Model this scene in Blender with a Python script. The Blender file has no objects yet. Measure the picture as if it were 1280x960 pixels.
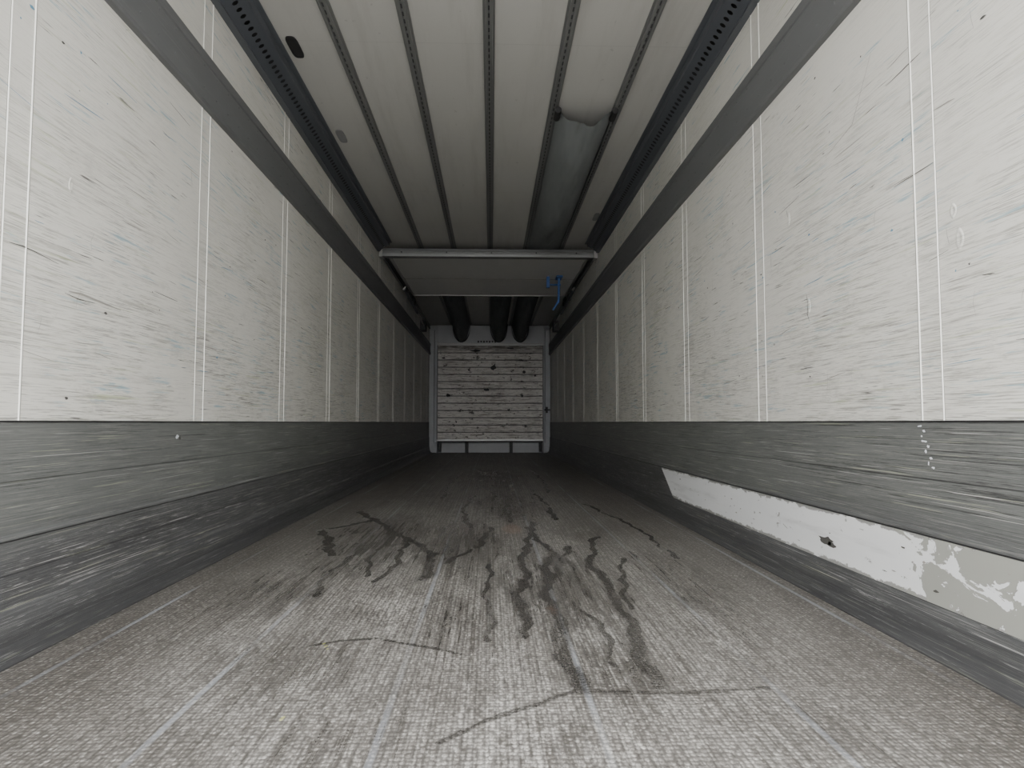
import bpy, bmesh, math, random
import numpy as np
random.seed(4)
S = bpy.context.scene
COL = S.collection

# ------------------------------------------------------------------ dimensions (metres)
XL, XR = -1.26, 1.20        # inner faces of the side walls
ZC = 2.60                   # ceiling
Y0, Y1 = 0.25, 13.60        # rear opening / front bulkhead
HK = 0.61                   # top of kick plates

# ------------------------------------------------------------------ node helpers
class NT:
    def __init__(s, name):
        s.m = bpy.data.materials.new(name); s.m.use_nodes = True
        s.t = s.m.node_tree
        s.b = s.t.nodes['Principled BSDF']
        s.tc = s.t.nodes.new('ShaderNodeTexCoord')
        s.obj = s.tc.outputs['Object']
        s.sep = s.t.nodes.new('ShaderNodeSeparateXYZ'); s.t.links.new(s.obj, s.sep.inputs[0])
        s.x, s.y, s.z = s.sep.outputs
    def put(s, sock, v):
        if isinstance(v, bpy.types.NodeSocket): s.t.links.new(v, sock)
        elif isinstance(v, (tuple, list)):
            v = tuple(v)
            if sock.type == 'RGBA' and len(v) == 3: v = v + (1,)
            sock.default_value = v
        else: sock.default_value = v
    def math(s, op, a, b=0.0, c=0.0, clamp=False):
        n = s.t.nodes.new('ShaderNodeMath'); n.operation = op; n.use_clamp = clamp
        for i, v in enumerate((a, b, c)): s.put(n.inputs[i], v)
        return n.outputs[0]
    def mul(s, a, b): return s.math('MULTIPLY', a, b)
    def add(s, a, b): return s.math('ADD', a, b)
    def scale(s, v, k, off=(0, 0, 0)):
        n = s.t.nodes.new('ShaderNodeMapping'); s.put(n.inputs['Vector'], v)
        n.inputs['Scale'].default_value = k; n.inputs['Location'].default_value = off
        return n.outputs[0]
    def noise(s, k=(1, 1, 1), off=(0, 0, 0), detail=3, rough=0.55, dist=0.0, vec=None):
        n = s.t.nodes.new('ShaderNodeTexNoise')
        s.put(n.inputs['Vector'], s.scale(vec if vec is not None else s.obj, k, off))
        n.inputs['Scale'].default_value = 1; n.inputs['Detail'].default_value = detail
        n.inputs['Roughness'].default_value = rough; n.inputs['Distortion'].default_value = dist
        return n.outputs['Fac']
    def voro(s, k, rnd=1.0, feature='F1', vec=None, metric='EUCLIDEAN'):
        n = s.t.nodes.new('ShaderNodeTexVoronoi'); n.feature = feature
        if feature != 'DISTANCE_TO_EDGE': n.distance = metric
        s.put(n.inputs['Vector'], s.scale(vec if vec is not None else s.obj, k))
        n.inputs['Scale'].default_value = 1; n.inputs['Randomness'].default_value = rnd
        return n.outputs['Distance']
    def rng(s, v, a, b, c=0.0, d=1.0):
        n = s.t.nodes.new('ShaderNodeMapRange'); n.interpolation_type = 'SMOOTHSTEP'
        s.put(n.inputs[0], v)
        for i, q in enumerate((a, b, c, d)): n.inputs[i+1].default_value = q
        return n.outputs[0]
    def mix(s, f, a, b):
        n = s.t.nodes.new('ShaderNodeMix'); n.data_type = 'RGBA'
        s.put(n.inputs[0], f); s.put(n.inputs[6], a); s.put(n.inputs[7], b)
        return n.outputs[2]
    def attr(s, name):
        n = s.t.nodes.new('ShaderNodeAttribute'); n.attribute_name = name
        return n.outputs['Fac']
    def bump(s, h, st=0.3, d=0.01):
        n = s.t.nodes.new('ShaderNodeBump'); s.put(n.inputs['Height'], h)
        n.inputs['Strength'].default_value = st; n.inputs['Distance'].default_value = d
        s.t.links.new(n.outputs[0], s.b.inputs['Normal'])
    def fin(s, col, rough=0.5, metal=0.0, spec=0.5):
        s.put(s.b.inputs['Base Color'], col); s.put(s.b.inputs['Roughness'], rough)
        s.put(s.b.inputs['Metallic'], metal); s.put(s.b.inputs['Specular IOR Level'], spec)
        return s.m

# ------------------------------------------------------------------ materials
def mat_wall(name, seed):
    n = NT(name)
    o = (seed, seed*2.3, seed*1.7)
    base = n.mix(n.noise((1, .9, .9), o, 3), (.68, .67, .62), (.82, .81, .76))
    low = n.rng(n.z, 2.1, .9, .30, 1.0)
    patch = n.rng(n.noise((1, 1.6, 2.6), o, 4, .6), .34, .62)
    den = n.mul(low, n.add(.20, n.mul(patch, .80)))
    wob = n.add(n.z, n.mul(n.noise((0, 1.1, 1.0), o, 1), .02))
    cmb = n.t.nodes.new('ShaderNodeCombineXYZ')
    n.put(cmb.inputs[1], n.y); n.put(cmb.inputs[2], wob); cv = cmb.outputs[0]
    s1 = n.rng(n.noise((1, 2.6, 125), o, 4, .75, vec=cv), .51, .65)
    s2 = n.rng(n.noise((1, 7, 300), o, 3, .75, vec=cv), .53, .62)
    s3 = n.rng(n.noise((1, 2.2, 20), (seed*3, 1, 4), 6, .85, vec=cv), .52, .68)
    c = n.mix(n.mul(n.mul(s1, den), .62), base, (.29, .28, .245))
    c = n.mix(n.mul(n.mul(s2, den), .70), c, (.20, .195, .175))
    c = n.mix(n.mul(n.mul(s3, den), .40), c, (.40, .38, .33))
    s4 = n.rng(n.noise((1, 5, 150), (seed*2, 7, 5), 3, .6, vec=cv), .635, .69)
    m4 = n.rng(n.noise((1, 2.2, 4.5), (seed*4, 3, 3), 2), .47, .58)
    c = n.mix(n.mul(n.mul(s4, m4), .90), c, (.08, .078, .07))
    sm = n.rng(n.noise((1, 4.0, 9), (seed, 1, 8), 6, .82), .55, .69)
    c = n.mix(n.mul(n.mul(sm, low), .34), c, (.36, .355, .32))
    bl = n.rng(n.noise((1, 3.6, 95), (seed*5, 3, 9), 4, .7, vec=cv), .56, .65)
    bm = n.rng(n.noise((1, 2.4, 3.4), (seed*7, 5, 2), 2), .47, .58)
    c = n.mix(n.mul(n.mul(bl, bm), .68), c, (.22, .40, .48))
    gl = n.rng(n.noise((1, 2.4, 110), (seed*6, 9, 1), 3, .6, vec=cv), .61, .69)
    c = n.mix(n.mul(n.mul(gl, patch), .50), c, (.42, .48, .25))
    n.bump(n.add(n.mul(s1, -.12), n.noise((1, 2.5, 2.5), o, 2)), .2, .02)
    return n.fin(c, .45, 0, .4)

def mat_ceiling():
    n = NT('ceiling_paint')
    c = n.mix(n.noise((1.2, .8, 1), (3, 1, 0), 4), (.50, .50, .48), (.60, .595, .57))
    g = n.rng(n.noise((9, .7, 1), (1, 4, 0), 5, .7), .48, .72)
    c = n.mix(n.mul(g, .22), c, (.34, .335, .315))
    sp = n.rng(n.noise((24, 18, 1), (5, 4, 0), 2, .6), .70, .76)
    c = n.mix(n.mul(sp, .25), c, (.2, .2, .19))
    t = n.math('FRACT', n.mul(n.y, 1/2.26))
    j = n.rng(n.math('ABSOLUTE', n.add(t, -.5)), .0015, .0006)
    c = n.mix(n.mul(j, .25), c, (.3, .3, .3))
    n.bump(n.noise((60, 60, 1), (0, 0, 0), 2), .08, .004)
    return n.fin(c, .5, 0, .4)

def mat_floor():
    n = NT('anti_slip_aluminium_floor')
    wet_a = n.attr('wet'); dry_a = n.attr('dry'); damp = n.attr('damp')
    n1 = n.noise((5, 2.6, 1), (0, 0, 0), 5, .70, .6)
    n2 = n.noise((26, 9, 1), (4, 2, 0), 5, .80, .6)
    streak = n.noise((42, .7, 1), (7, 0, 0), 4, .72)
    fr = n.noise((52, 1.7, 1), (3, 5, 0), 5, .75, .30)
    warp = n.t.nodes.new('ShaderNodeCombineXYZ')
    n.put(warp.inputs[0], n.add(n.x, n.mul(n.add(n.noise((6, 4, 1), (2, 2, 0), 4, .65), -.5), .16)))
    n.put(warp.inputs[1], n.add(n.y, n.mul(n.add(n.noise((5, 5, 1), (8, 1, 0), 2), -.5), .3)))
    ve = n.voro((10, 1.1, .001), 1.0, 'DISTANCE_TO_EDGE', vec=warp.outputs[0])
    net = n.rng(n.add(ve, n.mul(n.add(n2, -.5), .20)), .11, .0)
    net = n.mul(net, n.rng(n.add(damp, n.mul(n.add(n1, -.5), .9)), .20, .50))
    edge = n.add(damp, n.add(n.mul(n.add(fr, -.5), 2.0), n.mul(n.add(n1, -.5), 1.1)))
    film = n.rng(edge, .50, .72)
    pale = n.mul(n.rng(edge, .46, .24), n.rng(damp, .08, .32))
    wet = n.mul(n.rng(n.add(wet_a, n.mul(n.add(n2, -.5), 1.5)), .24, .70), n.rng(n1, .34, .56, .65, 1.0))
    light = n.rng(n.add(n.add(dry_a, n.mul(n.add(n2, -.5), 1.7)), n.add(n.mul(n.add(n1, -.5), 1.6), n.mul(n.add(fr, -.5), 1.3))), .34, .66)
    c = n.mix(n.rng(n1, .34, .64), (.150, .139, .126), (.262, .247, .229))
    c = n.mix(n.mul(n.rng(streak, .45, .66), .60), c, (.39, .376, .355))
    c = n.mix(n.mul(n.rng(streak, .50, .32), .60), c, (.112, .103, .093))
    c = n.mix(n.mul(pale, .55), c, (.50, .485, .46))
    c = n.mix(n.mul(light, .72), c, (.57, .555, .53))
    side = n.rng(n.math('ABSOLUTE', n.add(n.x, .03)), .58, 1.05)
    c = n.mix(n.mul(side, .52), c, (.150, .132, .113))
    gr = n.rng(n.noise((11, 5, 1), (3, 8, 0), 5, .8, .5), .50, .64)
    c = n.mix(n.mul(gr, .42), c, (.095, .087, .078))
    st = n.voro((92, 70, 0.001), .4)
    stud = n.rng(st, .50, .20)
    grit = n.noise((150, 60, 1), (0, 0, 0), 2, .7)
    c = n.mix(n.mul(n.rng(st, .36, .64), .62), c, (.05, .047, .043))
    c = n.mix(n.mul(n.mul(stud, n.rng(grit, .45, .66)), .52), c, (.76, .75, .72))
    gx = n.math('ABSOLUTE', n.add(n.math('FRACT', n.mul(n.x, 46)), -.5))
    c = n.mix(n.mul(n.rng(gx, .16, .02), .45), c, (.05, .047, .043))
    grit2 = n.noise((70, 30, 1), (5, 0, 0), 4, .8)
    c = n.mix(n.mul(n.rng(grit2, .54, .42), .50), c, (.075, .07, .064))
    t = n.math('FRACT', n.mul(n.x, 1/.435))
    d = n.mul(n.math('ABSOLUTE', n.add(t, -.5)), .435)
    seam = n.rng(d, .010, .004)
    c = n.mix(n.mul(seam, n.rng(n.noise((5, 1.4, 1), (1, 9, 0), 4), .38, .62, .05, .50)), c, (.38, .41, .46))
    c = n.mix(n.mul(film, .36), c, (.075, .070, .064))
    c = n.mix(n.mul(net, .46), c, (.055, .051, .047))
    c = n.mix(n.mul(wet, .72), c, (.042, .039, .036))
    ru = n.rng(n.add(n.attr('rust'), n.mul(n.add(n2, -.5), .8)), .4, .8)
    c = n.mix(n.mul(ru, .32), c, (.36, .22, .15))
    ye = n.rng(n.attr('yel'), .4, .7)
    c = n.mix(n.mul(ye, .6), c, (.62, .64, .22))
    n.bump(n.add(stud, n.mul(n.rng(gx, .16, .02), -.5)), .45, .002)
    ro = n.math('SUBTRACT', .48, n.mul(n.math('MAXIMUM', wet, n.mul(film, .9)), .30))
    return n.fin(c, ro, .15, .6)

def mat_kick(name, seed):
    n = NT(name)
    o = (seed, seed*3, seed)
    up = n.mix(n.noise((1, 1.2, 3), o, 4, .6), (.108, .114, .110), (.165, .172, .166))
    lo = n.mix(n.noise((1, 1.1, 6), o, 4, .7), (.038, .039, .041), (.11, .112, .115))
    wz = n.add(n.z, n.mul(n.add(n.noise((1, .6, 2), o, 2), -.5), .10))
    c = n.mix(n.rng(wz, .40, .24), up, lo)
    a = n.rng(n.noise((1, 1.4, 130), o, 5, .87), .52, .65)
    b = n.rng(n.noise((1, 2.6, 420), o, 4, .87), .54, .63)
    pm = n.rng(n.noise((1, .9, 3), (seed*2, 1, 1), 3), .30, .6)
    c = n.mix(n.mul(n.mul(a, pm), .32), c, (.28, .28, .27))
    c = n.mix(n.mul(b, .48), c, (.34, .34, .32))
    dk = n.rng(n.noise((1, 1.6, 150), (seed, 6, 5), 5, .87), .53, .60)
    dm = n.rng(n.noise((1, .8, 5), (seed, 3, 8), 3), .36, .58)
    c = n.mix(n.mul(n.mul(dk, n.add(.20, n.mul(dm, .70))), .78), c, (.02, .02, .022))
    go = n.rng(n.noise((1, 1.6, 280), (seed*5, 4, 4), 2, .6), .665, .69)
    c = n.mix(n.mul(go, .70), c, (.50, .50, .48))
    sc = n.rng(n.noise((1, 3.2, 150), (seed, 2, 7), 4, .8), .60, .635)
    c = n.mix(n.mul(n.mul(sc, n.rng(n.z, .36, .22)), .60), c, (.46, .46, .45))
    gs = n.rng(n.noise((1, 1.5, 170), (seed*3, 2, 2), 3, .7), .63, .665)
    c = n.mix(n.mul(gs, .45), c, (.44, .46, .34))
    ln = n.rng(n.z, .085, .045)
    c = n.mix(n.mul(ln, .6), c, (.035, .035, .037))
    # pressed horizontal grooves in the scuff plate
    for zz in (.455, .215):
        gq = n.rng(n.math('ABSOLUTE', n.add(n.z, -zz)), .0026, .0012)
        c = n.mix(n.mul(gq, .65), c, (.02, .02, .021))
    n.bump(n.add(a, n.mul(b, .6)), .2, .003)
    return n.fin(c, .42, 0, .45)

def mat_simple(name, col, rough=.5, metal=0., var=.12, k=(6, 2, 12)):
    n = NT(name)
    a = tuple(v*(1-var) for v in col); b = tuple(v*(1+var) for v in col)
    return n.fin(n.mix(n.noise(k, (1, 2, 3), 3, .6), a, b), rough, metal)

def mat_band():
    n = NT('grey_side_rail_paint')
    c = n.mix(n.noise((1, 1.5, 8), (0, 0, 0), 4), (.13, .135, .14), (.17, .175, .18))
    sc = n.rng(n.noise((1, 2.5, 150), (2, 1, 0), 4, .7), .56, .74)
    c = n.mix(n.mul(sc, .3), c, (.28, .28, .28))
    return n.fin(c, .5, .1)

def mat_board():
    n = NT('stained_board')
    c = n.mix(n.noise((1.5, 1, 3), (1, 0, 2), 3), (.62, .595, .565), (.88, .86, .825))
    a = n.rng(n.noise((2.6, 1, 60), (0, 0, 0), 5, .82), .47, .64)
    pm = n.rng(n.noise((2.2, 1, 1.8), (4, 0, 6), 4, .65), .36, .60)
    c = n.mix(n.mul(n.mul(a, n.add(pm, .15)), .75), c, (.20, .16, .135))
    b = n.rng(n.noise((8, 1, 75), (3, 0, 0), 4, .78), .54, .62)
    c = n.mix(n.mul(b, .60), c, (.14, .105, .09))
    lo = n.rng(n.noise((2.4, 1, 2.6), (9, 0, 3), 4, .7), .52, .68)
    c = n.mix(n.mul(lo, .35), c, (.26, .24, .22))
    d = n.rng(n.noise((9, 1, 16), (5, 0, 8), 4, .7), .60, .66)
    c = n.mix(n.mul(d, .85), c, (.045, .038, .034))
    top = n.rng(n.z, 1.96, 2.14)
    c = n.mix(n.mul(top, n.rng(n.noise((5, 1, 30), (2, 0, 1), 3), .38, .56, .3, .9)), c, (.10, .085, .075))
    return n.fin(c, .6)

def mat_repair():
    n = NT('peeling_white_sheet')
    near = n.rng(n.y, 2.12, 1.70, -.13, .08)
    p = n.noise((1, 6.5, 10.5), (0, 3.4, 1), 5, .62, .7)
    pl = n.rng(n.add(p, near), .548, .555)
    ed = n.rng(n.math('ABSOLUTE', n.add(n.z, -.213)), .066, .088)
    c = n.mix(n.noise((1, 2, 8), (0, 0, 0), 3), (.74, .76, .775), (.86, .87, .875))
    g = n.rng(n.noise((1, 1.2, 14), (0, 7, 0), 4, .7), .50, .70)
    c = n.mix(n.mul(g, .40), c, (.42, .42, .42))
    dr = n.rng(n.add(n.mul(ed, .26), n.noise((1, 9, 22), (0, 2, 6), 4, .78)), .64, .72)
    c = n.mix(n.mul(dr, .75), c, (.15, .145, .13))
    c = n.mix(pl, c, (.34, .345, .315))
    e = n.rng(n.math('ABSOLUTE', n.add(n.add(p, near), -.549)), .008, .002)
    c = n.mix(n.mul(e, .55), c, (.14, .13, .115))
    n.bump(n.math('SUBTRACT', 1.0, pl), .4, .002)
    return n.fin(c, .38)

M_WL = mat_wall('white_wall_panel_a', 1.3); M_WR = mat_wall('white_wall_panel_b', 6.1)
M_CE = mat_ceiling(); M_FL = mat_floor()
M_KL = mat_kick('kick_plate_a', 2.2); M_KR = mat_kick('kick_plate_b', 7.7)
M_BAND = mat_band()
M_RIB = mat_simple('rail_aluminium', (.22, .225, .225), .45, .3)
M_RIBD = mat_simple('rail_slot_dark', (.06, .062, .065), .6)
M_PERF = mat_simple('perforated_steel', (.12, .132, .15), .42, .3)
M_BLK = mat_simple('black_rubber', (.02, .02, .021), .55)
M_SEAM = mat_simple('seam_bead_white', (.88, .875, .83), .4, 0, .04)
M_DUCT = mat_simple('duct_fabric_grey', (.21, .226, .23), .8, 0, .2, (14, 2, 9))
M_DUCTD = mat_simple('duct_fabric_dark', (.13, .145, .15), .8, 0, .2)
M_PART = mat_simple('partition_panel', (.72, .72, .70), .45, 0, .06)
M_ALU = mat_simple('brushed_aluminium', (.46, .46, .45), .4, .3)
M_FRAME = mat_simple('bulkhead_grey', (.46, .475, .49), .5, 0, .15, (3, 1, 3))
M_FRT = mat_board(); M_REP = mat_repair()
M_BLUE = mat_simple('blue_paint', (.04, .12, .36), .4)
M_DK = mat_simple('dark_scuff', (.08, .078, .072), .7)
M_GY = mat_simple('grey_scuff', (.34, .33, .30), .6)
M_BG = mat_simple('blue_grey_scuff', (.14, .30, .42), .6)
M_WH = mat_simple('white_paint_scuff', (.68, .72, .76), .5)
M_SLOT = mat_simple('grey_plug', (.26, .265, .27), .5)
M_CONC = mat_simple('pale_concrete_yard', (.34, .33, .32), .9, 0, .1, (.5, .5, 1))

# ------------------------------------------------------------------ mesh helpers
def mk(name, v, f, mat, parent=None, smooth=False):
    me = bpy.data.meshes.new(name); me.from_pydata([tuple(p) for p in v], [], f); me.update()
    bm = bmesh.new(); bm.from_mesh(me); bmesh.ops.recalc_face_normals(bm, faces=bm.faces); bm.to_mesh(me); bm.free()
    if smooth:
        for p in me.polygons: p.use_smooth = True
    ob = bpy.data.objects.new(name, me); COL.objects.link(ob)
    if mat: me.materials.append(mat)
    if parent: ob.parent = parent
    return ob
def empty(name):
    e = bpy.data.objects.new(name, None); COL.objects.link(e); e.empty_display_size = .1; return e
def box(name, x0, x1, y0, y1, z0, z1, mat, parent=None, bev=0.):
    v = [(x, y, z) for x in (x0, x1) for y in (y0, y1) for z in (z0, z1)]
    f = [(0, 1, 3, 2), (4, 6, 7, 5), (0, 4, 5, 1), (2, 3, 7, 6), (0, 2, 6, 4), (1, 5, 7, 3)]
    o = mk(name, v, f, mat, parent)
    if bev:
        b = o.modifiers.new('bevel', 'BEVEL'); b.width = bev; b.segments = 2
    return o
def prof(name, pts, y0, y1, mat, parent=None):
    """closed (x,z) profile extruded along the trailer"""
    n = len(pts)
    v = [(x, y0, z) for x, z in pts] + [(x, y1, z) for x, z in pts]
    f = [(i, (i+1) % n, (i+1) % n+n, i+n) for i in range(n)] + [tuple(range(n)), tuple(range(2*n-1, n-1, -1))]
    return mk(name, v, f, mat, parent)
def tube(name, a, b, r, mat, parent=None, seg=12):
    a = np.array(a, float); b = np.array(b, float); d = b-a; d /= np.linalg.norm(d)
    u = np.cross(d, (0, 0, 1) if abs(d[2]) < .9 else (1, 0, 0)); u /= np.linalg.norm(u); w = np.cross(d, u)
    v = []
    for c in (a, b):
        for i in range(seg):
            t = 2*math.pi*i/seg; v.append(c+r*(math.cos(t)*u+math.sin(t)*w))
    f = [(i, (i+1) % seg, (i+1) % seg+seg, i+seg) for i in range(seg)] + [tuple(range(seg)), tuple(range(2*seg-1, seg-1, -1))]
    return mk(name, v, f, mat, parent)

# ------------------------------------------------------------------ floor
def build_floor():
    xs = np.arange(XL, XR+1e-6, (XR-XL)/246)
    ys = [Y0]
    while ys[-1] < Y1: ys.append(ys[-1]+max(.011, .0032*ys[-1]**1.25))
    ys[-1] = Y1; ys = np.array(ys)
    X, Y = np.meshgrid(xs, ys); nx = len(xs); ny = len(ys)
    v = np.stack([X.ravel(), Y.ravel(), np.zeros(X.size)], 1)
    f = [(j*nx+i, j*nx+i+1, (j+1)*nx+i+1, (j+1)*nx+i) for j in range(ny-1) for i in range(nx-1)]
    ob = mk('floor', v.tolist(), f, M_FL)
    px, py = v[:, 0], v[:, 1]
    wob = .010*np.sin(py*11+px*3)+.006*np.sin(py*29+1.3)+.006*np.sin(px*31+py*5)
    def line(pts, w):
        out = np.zeros(len(px))
        w = w*1.5
        for k, ((x0, y0), (x1, y1)) in enumerate(zip(pts[:-1], pts[1:])):
            dx, dy = x1-x0, y1-y0; L = dx*dx+dy*dy
            t = np.clip(((px+wob-x0)*dx+(py-y0)*dy)/L, 0, 1)
            d = np.hypot(px+wob-x0-t*dx, (py-y0-t*dy)*.75)
            out = np.maximum(out, np.clip(1.05-d/w, 0, 1))
        return out
    def blob(cx, cy, rx, ry, s=1.):
        return s*np.exp(-(((px-cx)/rx)**2+((py-cy)/ry)**2))
    wet = np.zeros(len(px))
    for pts, w in [
        ([(.206, 6.57), (.10, 4.6), (.13, 4.1)], .026),
        ([(.27, 4.15), (.154, 3.12), (.13, 2.7), (.099, 2.28), (.107, 1.93)], .026),
        ([(.21, 3.9), (.286, 3.12), (.22, 2.7), (.199, 2.39), (.20, 1.93), (.207, 1.55)], .028),
        ([(.38, 3.3), (.30, 2.9), (.22, 2.55)], .024),
        ([(.56, 3.56), (.43, 2.94), (.445, 2.6), (.435, 2.39), (.41, 1.93), (.39, 1.57)], .026),
        ([(.60, 3.0), (.50, 2.6), (.47, 2.2)], .017),
        ([(.30, 2.2), (.34, 1.9), (.31, 1.7)], .014),
        ([(-.19, 2.94), (-.06, 3.33), (.0, 3.9)], .024),
        ([(-.89, 4.6), (-.507, 3.69), (-.26, 3.12), (-.267, 2.64)], .034),
        ([(-.73, 3.12), (-.95, 3.83), (-.72, 4.25)], .034),
        ([(-.60, 3.3), (-.66, 2.8), (-.62, 2.4)], .020),
        ([(-.45, 3.5), (-.40, 3.0), (-.44, 2.6)], .018),
        ([(-.52, 3.6), (-.55, 3.0), (-.50, 2.7)], .016),
        ([(-.085, 1.307), (-.02, 1.39), (.045, 1.44), (.12, 1.50), (.2, 1.547), (.32, 1.53), (.43, 1.524), (.645, 1.547)], .010),
        ([(-.51, 1.86), (-.41, 1.91), (-.31, 1.93), (-.07, 1.79)], .009),
        ([(.0, 2.9), (-.02, 2.3), (.0, 1.9)], .015),
        ([(-.15, 5.6), (-.2, 4.6), (-.12, 3.9)], .022),
        ([(.35, 6.2), (.42, 5.0), (.40, 4.2)], .022),
        ([(.05, 8.5), (.0, 6.5), (.03, 5.2)], .022), ([(-.35, 8.0), (-.42, 6.4), (-.38, 5.4)], .020), ([(.5, 8.5), (.55, 7.0), (.5, 5.8)], .020),
        ([(.70, 5.0), (.85, 3.9), (.83, 3.0)], .018)]:
        wet = np.maximum(wet, line(pts, w)*.85)
    damp = np.zeros(len(px))
    for b in [(-.15, 3.4, .28, .95, .72), (-.6, 3.5, .36, 1.1, .74), (.15, 5.0, .35, 1.4, .62), (.25, 2.5, .34, .9, .68),
              (-.8, 2.4, .28, .55, .60), (0, 7.5, .6, 2.2, .5), (.3, 1.70, .32, .35, .54), (-.5, 1.75, .32, .35, .56), (.75, 2.6, .25, .9, .54), (-.1, 2.1, .25, .45, .52),
              (-.25, 1.3, .25, .2, .48), (.6, 1.35, .3, .25, .48)]:
        damp = np.maximum(damp, blob(*b))
    dry = np.zeros(len(px))
    for b in [(.06, 1.45, .17, .40, .45), (-.33, 2.15, .16, .35, .5), (-.50, 3.1, .22, .6, .55), (.33, 1.95, .12, .3, .5), (.10, 2.4, .18, .6, .35),
              (.27, 2.9, .2, .4, .35), (-.42, 1.6, .12, .18, .38), (-.7, 1.9, .12, .25, .4), (.1, 1.2, .3, .25, .25), (.6, 1.9, .12, .3, .3), (-.1, 4.2, .3, .8, .35), (.35, 3.8, .2, .8, .35), (0, 6.5, .5, 1.8, .3)]:
        dry += blob(*b)
    rust = blob(.12, 3.85, .08, .22)+blob(.2, 2.2, .04, .10, .6)
    yel = line([(-.455, 1.90), (-.44, 1.84)], .005)+line([(-.43, 1.44), (-.42, 1.40)], .004)
    for nm, a in (('wet', wet), ('damp', damp), ('dry', np.clip(dry, 0, 1)), ('rust', rust), ('yel', yel)):
        at = ob.data.attributes.new(nm, 'FLOAT', 'POINT'); at.data.foreach_set('value', a.astype(np.float32))
    return ob
floor = build_floor()

# ------------------------------------------------------------------ shell
wl = box('wall_left', XL-.07, XL, Y0, Y1, -.10, ZC+.08, M_WL)
wr = box('wall_right', XR, XR+.07, Y0, Y1, -.10, ZC+.08, M_WR)
ce = box('ceiling', XL, XR, Y0, Y1, ZC, ZC+.08, M_CE)
wb = box('wall_back', XL, XR, Y1, Y1+.10, -.10, ZC+.08, M_FRAME)
box('corner_post_a', XL+.0, XL+.10, 13.50, Y1, .0, 2.5, M_FRAME, wb, .008)
box('corner_post_b', XR-.10, XR-.0, 13.50, Y1, .0, 2.5, M_FRAME, wb, .008)

# seam beads on the side walls
for wall, x, s in ((wl, XL, 1), (wr, XR, -1)):
    v = []; f = []
    y = 1.725-1.13
    while y < 13.2:
        for yy in (y, y+.088):
            for z0, z1 in ((HK+.002, 1.978), (2.222, 2.50)):
                h = .0022; w = .0026; b = len(v)
                for z in (z0, z1):
                    v += [(x, yy-w, z), (x+s*h, yy-w*.4, z), (x+s*h, yy+w*.4, z), (x, yy+w, z)]
                f += [(b, b+1, b+5, b+4), (b+1, b+2, b+6, b+5), (b+2, b+3, b+7, b+6)]
        y += 1.13
    mk('seam_beads', v, f, M_SEAM, wall)
    v = []; f = []
    y = 1.725-1.13
    while y < 13.2:
        for yy in (y-.0045, y+.088+.0045):
            b = len(v)
            for z in (HK+.002, 1.978):
                v += [(x+s*.0008, yy-.0010, z), (x+s*.0008, yy+.0010, z)]
            f += [(b, b+1, b+3, b+2)]
        y += 1.13
    mk('seam_grooves', v, f, M_GY, wall)

# kick plates / skirting
def kick(name, x, s, mat):
    p = [(0, HK), (.006, HK), (.006, .318), (.013, .308), (.013, .125), (.020, .113), (.022, .070), (.028, .040), (.042, .018), (.062, .004), (.062, 0), (0, 0)]
    o = prof(name, [(x+s*a, z) for a, z in p], Y0, Y1-.101, mat)
    box('top_seal', min(x, x+s*.009), max(x, x+s*.009), Y0, Y1-.101, HK, HK+.005, M_BLK, o)
    box('lower_joint', min(x+s*.013, x+s*.0155), max(x+s*.013, x+s*.0155), Y0, Y1-.101, .301, .304, M_BLK, o)
    return o
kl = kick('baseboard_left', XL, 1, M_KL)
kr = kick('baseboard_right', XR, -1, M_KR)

# grey side rails at mid-height (double-deck beam tracks)
for nm, x, s in (('trim_1', XL, 1), ('trim_2', XR, -1)):
    p = [(0, 1.98), (.020, 1.984), (.028, 1.995), (.028, 2.035), (.022, 2.040), (.022, 2.160), (.028, 2.165), (.028, 2.205), (.020, 2.216), (0, 2.22)]
    o = prof(nm, [(x+s*a, z) for a, z in p], Y0, Y1-.101, M_BAND)
    v = []; f = []
    for i in range(100):   # rivets
        yy = Y0+.1+i*.13
        for z in (2.052, 2.148):
            b = len(v); v.append((x+s*.0255, yy, z))
            for q in range(8):
                t = q*math.pi/4; v.append((x+s*.022, yy+.006*math.cos(t), z+.006*math.sin(t)))
            f += [(b, b+1+q, b+1+(q+1) % 8) for q in range(8)]
    mk('rivets', v, f, M_BAND, o)

# perforated roof-corner rails
def perf(x, s, y0, y1):
    e = empty('perforated_roof_rail')
    A = np.array([x+s*.035, 0, 2.505]); B = np.array([x+s*.125, 0, 2.565])
    cell = .05; n = int((y1-y0)/cell)
    v = []; f = []
    sq = [(-1, -1), (0, -1), (1, -1), (1, 0), (1, 1), (0, 1), (-1, 1), (-1, 0)]
    for i in range(n):
        yc = y0+cell*(i+.5); b = len(v)
        for a, c in sq:
            t = .5+.5*c; P = A*(1-t)+B*t; v.append((P[0], yc+a*cell/2, P[2]))
        for q in range(8):
            a, c = sq[q]; r = math.hypot(a, c)
            t = .5+.5*c/r*.30; P = A*(1-t)+B*t; v.append((P[0], yc+a/r*.013, P[2]))
        f += [(b+q, b+(q+1) % 8, b+8+(q+1) % 8, b+8+q) for q in range(8)]
    mk('perforated_face', v, f, M_PERF, e)
    prof('inner_web', [(x+s*.02, 2.53), (x+s*.03, 2.53), (x+s*.118, 2.59), (x+s*.108, 2.59)], y0, y1, M_BLK, e)
    prof('wall_flange', [(x, 2.497), (x+s*.036, 2.497), (x+s*.036, 2.507), (x+s*.006, 2.512), (x+s*.006, 2.53), (x, 2.53)], y0, y1, M_PERF, e)
    prof('ceiling_flange', [(x+s*.122, 2.562), (x+s*.130, 2.562), (x+s*.134, 2.592), (x+s*.16, 2.594), (x+s*.16, 2.60), (x+s*.122, 2.60)], y0, y1, M_PERF, e)
    return e
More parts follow.
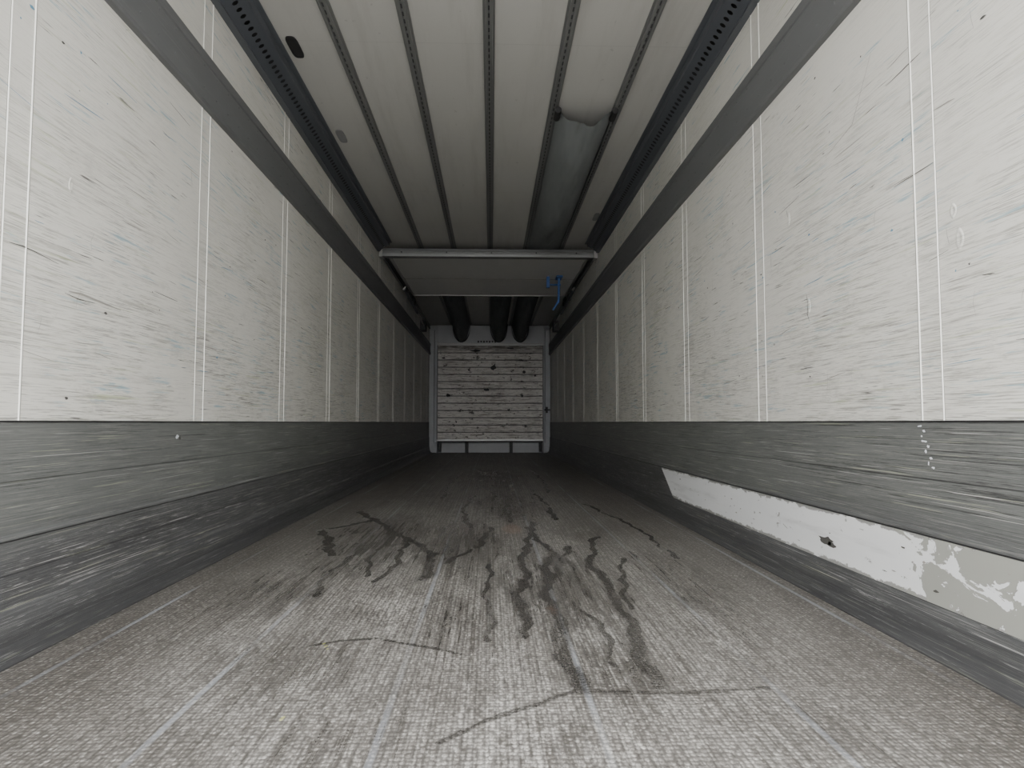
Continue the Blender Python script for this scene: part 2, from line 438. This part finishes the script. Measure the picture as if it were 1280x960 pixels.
perf(XL, 1, Y0+.01, 7.28); perf(XR, -1, Y0+.01, 7.28)
for x, s in ((XL, 1), (XR, -1)):
    prof('partition_side_track', [(x, 2.50), (x+s*.03, 2.50), (x+s*.03, 2.515), (x+s*.012, 2.52), (x+s*.012, 2.555), (x+s*.03, 2.56), (x+s*.03, 2.575), (x, 2.575)], 7.45, Y1-.21, M_RIB)

# ceiling ribs with slots
for x in (-.80, -.43, -.015, .39, .795):
    o = prof('ceiling_rail', [(x-.030, 2.60), (x-.030, 2.594), (x-.019, 2.592), (x-.017, 2.576), (x-.006, 2.576), (x-.005, 2.583), (x+.005, 2.583), (x+.006, 2.576), (x+.017, 2.576), (x+.019, 2.592), (x+.030, 2.594), (x+.030, 2.60)], Y0, 13.38, M_RIB)
    v = []; f = []
    for i in range(int(13.0/.06)):
        yy = Y0+.03+i*.06; b = len(v)
        v += [(x-.004, yy, 2.5825), (x+.004, yy, 2.5825), (x+.004, yy+.035, 2.5825), (x-.004, yy+.035, 2.5825)]; f.append((b, b+1, b+2, b+3))
    mk('slots', v, f, M_RIBD, o)

# oval plugs in the roof
def oval(name, cx, cy, z, w, l, mat, t=.006):
    pts = []
    for k in range(24):
        a = 2*math.pi*k/24; c, q = math.cos(a), math.sin(a)
        pts.append((cx+w/2*math.copysign(abs(c)**.6, c), cy+l/2*math.copysign(abs(q)**.45, q)))
    v = [(a, b, z) for a, b in pts]+[(a, b, z-t) for a, b in pts]+[(cx+(a-cx)*.7, cy+(b-cy)*.85, z-t*.5) for a, b in pts]
    f = [(i, (i+1) % 24, (i+1) % 24+24, i+24) for i in range(24)]+[(i+24, (i+1) % 24+24, (i+1) % 24+48, i+48) for i in range(24)]+[tuple(range(48, 72))]
    return mk(name, v, f, mat)
oval('ceiling_marker_plate', -1.045, 3.45, ZC, .06, .20, M_BLK)
oval('ceiling_marker_plate', -1.045, 4.55, ZC, .055, .20, M_SLOT)
oval('ceiling_marker_plate', 1.01, 6.3, ZC, .05, .22, M_SLOT)

# ------------------------------------------------------------------ fabric air ducts
def duct(name, xa, xb, ya, yb, sagf, mat, pw=2.4):
    nx, ny = 32, 110; v = []; f = []
    for j in range(ny+1):
        y = ya+(yb-ya)*j/ny; sg = sagf(y)
        for i in range(nx+1):
            u = i/nx*2-1
            bul = (1-abs(u)**pw)
            wr_ = .006*math.sin(y*7+u*5)+.004*math.sin(y*17-u*9)+.004*math.sin(u*16+y*1.3)
            x = (xa+xb)/2+(xb-xa)/2*u*(1+.08*(sg/.3)*(1-u*u))
            yy = y+(.02*(1-u*u)+.03*math.sin(u*7))*max(0, 1-(y-ya)/.4)
            v.append((x, yy, 2.588-sg*bul-abs(wr_)*bul))
    f = [(j*(nx+1)+i, j*(nx+1)+i+1, (j+1)*(nx+1)+i+1, (j+1)*(nx+1)+i) for j in range(ny) for i in range(nx)]
    return mk(name, v, f, mat, smooth=True)
def sag_main(y):
    if y < 6.0: return .175+.015*math.sin(y*2.3)-.075*max(0, 1-(y-4.05)/.5)
    if y < 7.25: return (.175+.015*math.sin(13.8))*(1-(y-6.0)/1.25)+.032*((y-6.0)/1.25)
    return .032
d1 = duct('air_duct', .415, .772, 4.05, 9.55, sag_main, M_DUCT, 2.0)
for x in (.415, .772):
    tube('end_clip', (x, 4.02, 2.555), (x, 4.14, 2.555), .020, M_BLK, d1)
    box('clip_tab', x-.012, x+.012, 4.03, 4.07, 2.555, 2.576, M_BLK, d1)
def sag_far(y): return .06+.30*min(1, max(0, (y-9.62)/3.2))**.8
for xc in (-.60, .15, .58):
    d = duct('air_duct', xc-.17, xc+.17, 9.64, 13.26, sag_far, M_DUCTD)
    v = []; n = 24
    for yy, r in ((13.24, 1.04), (13.29, .98), (13.33, 1.03), (13.38, .97)):
        for i in range(n+1):
            a = math.pi*i/n; v.append((xc-.17*r*math.cos(a), yy, 2.59-.36*r*math.sin(a)**.8))
    f = [(k*(n+1)+i, k*(n+1)+i+1, (k+1)*(n+1)+i+1, (k+1)*(n+1)+i) for k in range(3) for i in range(n)]
    mk('collar', v, f, M_DUCTD, d, True)

# ------------------------------------------------------------------ folded-up partition
pb = empty('folding_partition_wall')
box('panel', -1.12, 1.07, 7.43, 9.60, 2.462, 2.535, M_PART, pb, .004)
box('edge_profile_far', -1.12, 1.07, 9.60, 9.625, 2.452, 2.54, M_ALU, pb)
box('centre_joint', -1.12, 1.07, 8.50, 8.512, 2.4595, 2.4625, M_GY, pb)
box('side_profile_a', -1.145, -1.12, 7.43, 9.62, 2.455, 2.54, M_ALU, pb)
box('side_profile_b', 1.07, 1.095, 7.43, 9.62, 2.455, 2.54, M_ALU, pb)
pr = [(7.32, 2.455), (7.42, 2.455), (7.42, 2.468), (7.36, 2.474), (7.36, 2.50), (7.36, 2.528), (7.42, 2.532), (7.42, 2.542), (7.32, 2.542), (7.316, 2.515), (7.322, 2.508), (7.322, 2.492), (7.316, 2.486)]
n_ = len(pr); v = [(XL+.012, a, b) for a, b in pr]+[(XR-.012, a, b) for a, b in pr]
mk('cross_beam', v, [(i, (i+1) % n_, (i+1) % n_+n_, i+n_) for i in range(n_)]+[tuple(range(n_)), tuple(range(2*n_-1, n_-1, -1))], M_RIB, pb)
for x in (XL+.011, XR-.051):
    box('beam_end_cap', x, x+.04, 7.305, 7.43, 2.445, 2.55, M_ALU, pb, .004)
for x in (-1.0, -.5, .0, .5, .95):
    tube('beam_bolt', (x, 7.308, 2.50), (x, 7.322, 2.50), .009, M_RIBD, pb, 6)
for s, xw in ((1, XL), (-1, XR)):
    xa = xw+s*.075
    tube('gas_strut_body', (xa, 9.0, 2.42), (xa, 10.6, 2.36), .020, M_PERF, pb)
    tube('gas_strut_rod', (xa, 10.6, 2.36), (xa, 11.8, 2.315), .010, M_ALU, pb)
    box('trolley_plate', min(xw+s*.035, xa+s*.015), max(xw+s*.035, xa+s*.015), 9.65, 10.2, 2.41, 2.52, M_RIBD, pb, .006)
    box('lower_bracket', min(xw, xa+s*.02), max(xw, xa+s*.02), 11.7, 11.95, 2.24, 2.42, M_RIBD, pb, .006)
    for yy in (9.72, 10.1):
        tube('roller', (xa-.012, yy, 2.43), (xa+.03*s, yy, 2.43), .035, M_BLK, pb, 16)
    tube('pivot_pin', (xa-.02, 9.0, 2.42), (xa+.02, 9.0, 2.46), .014, M_ALU, pb)
tube('locking_lever', (.86, 8.35, 2.46), (.86, 8.40, 2.14), .015, M_BLUE, pb)
tube('locking_handle', (.72, 8.35, 2.36), (.88, 8.35, 2.36), .012, M_BLUE, pb)
tube('locking_grip', (.86, 8.40, 2.16), (.79, 8.44, 2.05), .013, M_BLUE, pb)
box('lock_base', .82, .90, 8.25, 8.45, 2.44, 2.462, M_BLUE, pb, .003)
box('lock_plate', .70, .74, 8.32, 8.38, 2.32, 2.462, M_BLUE, pb, .003)

# ------------------------------------------------------------------ front bulkhead with return-air screen
ra = empty('return_air_bulkhead')
px0, px1 = -1.07, 1.03
zb, zt, ns = .27, 2.15, 13
hs = (zt-zb)/ns
for i in range(ns):
    z0 = zb+i*hs
    box('board_%d' % (i+1), px0, px1, 13.30, 13.335, z0+.007, z0+hs-.007, M_FRT, ra, .004)
box('backing', px0+.01, px1-.01, 13.335, 13.36, zb, zt, M_BLK, ra)
for x in (px0-.02, px1):
    box('side_post', x, x+.02, 13.28, 13.497, .0, zt+.02, M_RIB, ra, .004)
for x in (-.49, .40):
    box('spacer_leg', x-.03, x+.03, 13.30, 13.497, .0, zb+.0, M_BLK, ra, .004)
for x in (-1.03, .99):
    box('foot', x-.025, x+.025, 13.31, 13.497, .02, zb, M_BLK, ra, .004)
box('bottom_rail', px0-.02, px1+.02, 13.28, 13.30, zb-.03, zb+.008, M_ALU, ra, .003)
box('bottom_shadow_gap', px0, px1, 13.30, 13.34, zb-.06, zb+.002, M_BLK, ra)
box('top_rail', px0-.02, px1+.02, 13.28, 13.34, zt, zt+.024, M_ALU, ra, .003)
box('kick_sheet', XL+.10, XR-.10, 13.50, 13.597, .0, .20, M_FRAME, ra, .004)
for x, z, w, h in ((.05, 1.72, .15, .15), (-.85, 1.15, .11, .10), (-.10, 1.26, .13, .08), (.66, 1.62, .08, .08), (.88, 1.55, .06, .06), (.62, 1.14, .08, .06), (-.45, 1.66, .07, .05), (.35, .86, .06, .06), (-.95, 1.9, .07, .06), (-.7, .62, .05, .06), (-.3, 2.05, .3, .06), (.4, 2.1, .2, .05)):
    v = []; m = 11
    for k in range(m):
        a = 2*math.pi*k/m; r = random.uniform(.45, 1)
        v.append((x+w/2*r*math.cos(a), 13.299, z+h/2*r*math.sin(a)))
    mk('hole', v, [tuple(range(m))], M_BLK, ra)
tube('side_latch_rod', (px1+.03, 13.26, .86), (XR-.02, 13.26, .86), .014, M_BLK, ra)
box('side_latch', px1+.06, px1+.10, 13.24, 13.28, .80, .92, M_BLK, ra, .004)
box('evaporator_case', -1.09, 1.06, 13.40, 13.497, 2.20, 2.575, M_FRAME, ra, .01)
box('evaporator_lip', -1.09, 1.06, 13.385, 13.40, 2.192, 2.215, M_ALU, ra, .003)
for i, x in enumerate(np.linspace(-.28, .12, 8)):
    box('badge_%d' % (i+1), x, x+.034, 13.392, 13.40, 2.222+.006*(i % 2), 2.262, M_RIBD, ra)

# ------------------------------------------------------------------ repair plate on the right kick plate
xr = XR-.013
v = [(xr, 4.61, .298), (xr, 4.31, .122), (xr, .40, .128), (xr, .40, .300)]
v += [(a-.004, b, c) for a, b, c in v]
rp = mk('repair_plate', v, [(0, 1, 2, 3), (4, 5, 6, 7), (0, 4, 5, 1), (1, 5, 6, 2), (2, 6, 7, 3), (3, 7, 4, 0)], M_REP)
def blotch(cy, cz, w, h, mat, x, parent, m=13, lo=.45):
    v = [(x, cy, cz)]
    for k in range(m):
        a = 2*math.pi*k/m; r = random.uniform(lo, 1)
        v.append((x, cy+w/2*r*math.cos(a), cz+h/2*r*math.sin(a)))
    return mk('scuff', v, [(0, k+1, (k+1) % m+1) for k in range(m)], mat, parent)
def strk(pts, w, mat, x, parent):
    """thin scratch through (y,z) points on a wall face"""
    v = []; f = []
    for i, (y, z) in enumerate(pts):
        a = pts[max(0, i-1)]; b = pts[min(len(pts)-1, i+1)]
        dy, dz = b[0]-a[0], b[1]-a[1]; L = math.hypot(dy, dz) or 1
        ww = w*(.35 if i in (0, len(pts)-1) else random.uniform(.6, 1.1))
        v += [(x, y-dz/L*ww, z+dy/L*ww), (x, y+dz/L*ww, z-dy/L*ww)]
    for i in range(len(pts)-1): f.append((2*i, 2*i+1, 2*i+3, 2*i+2))
    return mk('scratch', v, f, mat, parent)
xp = xr-.0055
blotch(2.34, .195, .12, .035, M_DK, xp, rp); blotch(2.30, .185, .08, .02, M_DK, xp, rp)
for k in range(24):
    blotch(random.uniform(1.3, 4.3), random.uniform(.14, .28), random.uniform(.01, .035), random.uniform(.003, .010), random.choice((M_DK, M_GY)), xp, rp, 8)
for y in (1.7, 2.2, 2.9, 3.6, 4.2):
    for z in (.138, .285):
        tube('rivet', (xr-.0035, y, z), (xr-.006, y, z), .005, M_ALU, rp, 10)
# pale paint flecks on the kick plate
xk = XR-.0072
for y, z, w, h in ((1.815, .60, .03, .008), (1.80, .585, .018, .010), (1.81, .572, .012, .006), (1.80, .558, .03, .010), (1.785, .545, .022, .012),
                   (1.795, .530, .012, .012), (1.775, .512, .016, .010), (1.785, .498, .010, .012), (1.765, .487, .018, .010)):
    blotch(y, z, w, h, M_WH, xk, kr, 9, .3)
blotch(2.70, .555, .035, .025, M_WH, XL+.0072, kl, 9, .3); blotch(2.72, .548, .02, .02, M_DK, XL+.0075, kl)

# ------------------------------------------------------------------ individual wall marks
def wall_marks(x, parent, n, seed):
    random.seed(seed)
    for k in range(n):
        y = random.uniform(1.3, 6.0); z = random.uniform(.68, 1.75) if random.random() < .8 else random.uniform(1.5, 1.95)
        t = random.random()
        if t < .55:
            L = random.uniform(.03, .20); sl = random.uniform(-.15, .10)
            strk([(y, z), (y+L*.3, z+L*.3*sl+random.uniform(-.002, .002)), (y+L*.7, z+L*.7*sl), (y+L, z+L*sl)], random.uniform(.0006, .0018), random.choice((M_DK, M_GY, M_GY, M_BG)), x, parent)
        elif t < .85:
            blotch(y, z, random.uniform(.006, .026), random.uniform(.004, .013), random.choice((M_DK, M_GY, M_BG)), x, parent, 9)
        else:
            L = random.uniform(.02, .08)
            strk([(y, z), (y+random.uniform(-.01, .01), z+L*.5), (y+random.uniform(-.02, .02), z+L)], random.uniform(.0006, .0016), M_GY, x, parent)
wall_marks(XL+.0012, wl, 140, 11); wall_marks(XR-.0012, wr, 240, 5)
xw = XR-.0013
strk([(2.47, 1.10), (2.46, 1.06), (2.465, 1.02), (2.45, .99)], .002, M_DK, xw, wr)
strk([(2.62, 1.47), (2.60, 1.41)], .003, M_DK, xw, wr)
strk([(2.0, 1.78), (2.12, 1.60), (2.3, 1.56)], .0014, M_GY, xw, wr)
xw = XL+.0013
strk([(2.0, 1.00), (2.06, 1.004), (2.12, 1.0), (2.2, .995), (2.28, .99)], .003, M_GY, xw, wl)
strk([(1.98, .992), (2.05, .985), (2.13, .987)], .0014, M_DK, xw, wl)
strk([(1.75, 1.08), (1.80, 1.083), (1.85, 1.08), (1.95, 1.07)], .0014, M_DK, xw, wl)
# shallow dents pressed into the wall skin
def dent(x, s, y, z, w, h, parent, mat):
    v = []; f = []; R = [(1.0, 0), (.8, .0024), (.5, .0014), (.15, .0003)]; m = 18
    for r, hh in R:
        for k in range(m):
            a = 2*math.pi*k/m; v.append((x+s*hh, y+w/2*r*math.cos(a), z+h/2*r*math.sin(a)*(1+.3*math.cos(a))))
    for q in range(len(R)-1):
        f += [(q*m+k, q*m+(k+1) % m, (q+1)*m+(k+1) % m, (q+1)*m+k) for k in range(m)]
    f.append(tuple((len(R)-1)*m+k for k in range(m)))
    mk('dent', v, f, mat, parent, True)
for y, z, w, h in ((1.64, 1.08, .03, .06), (1.66, 1.16, .025, .04), (2.60, 1.43, .02, .06), (2.45, 1.05, .02, .06)):
    dent(XR-.0003, -1, y, z, w, h, wr, M_WR)
dent(XL+.0003, 1, 1.99, 1.32, .02, .05, wl, M_WL)

# ------------------------------------------------------------------ outside ground
gp = mk('ground', [(-60, -80, -1.25), (60, -80, -1.25), (60, 40, -1.25), (-60, 40, -1.25)], [(0, 1, 2, 3)], M_CONC)

# ------------------------------------------------------------------ light: bright overcast sky through the open rear
w = bpy.data.worlds.new('overcast_sky'); S.world = w; w.use_nodes = True
bg = w.node_tree.nodes['Background']
bg.inputs[0].default_value = (1.0, .995, .985, 1); bg.inputs[1].default_value = 9.0

# ------------------------------------------------------------------ camera
cam = bpy.data.cameras.new('camera'); co = bpy.data.objects.new('camera', cam); COL.objects.link(co)
cam.sensor_width = 36; cam.lens = 830/1280*36; cam.clip_start = .05
co.location = (0, 0, .61)
co.rotation_euler = (math.radians(90+3.31), 0, math.radians(-1.79))
S.camera = co
try:
    S.cycles.max_bounces = 16; S.cycles.diffuse_bounces = 12
except Exception: pass
S.view_settings.view_transform = 'AgX'
S.view_settings.look = 'None'
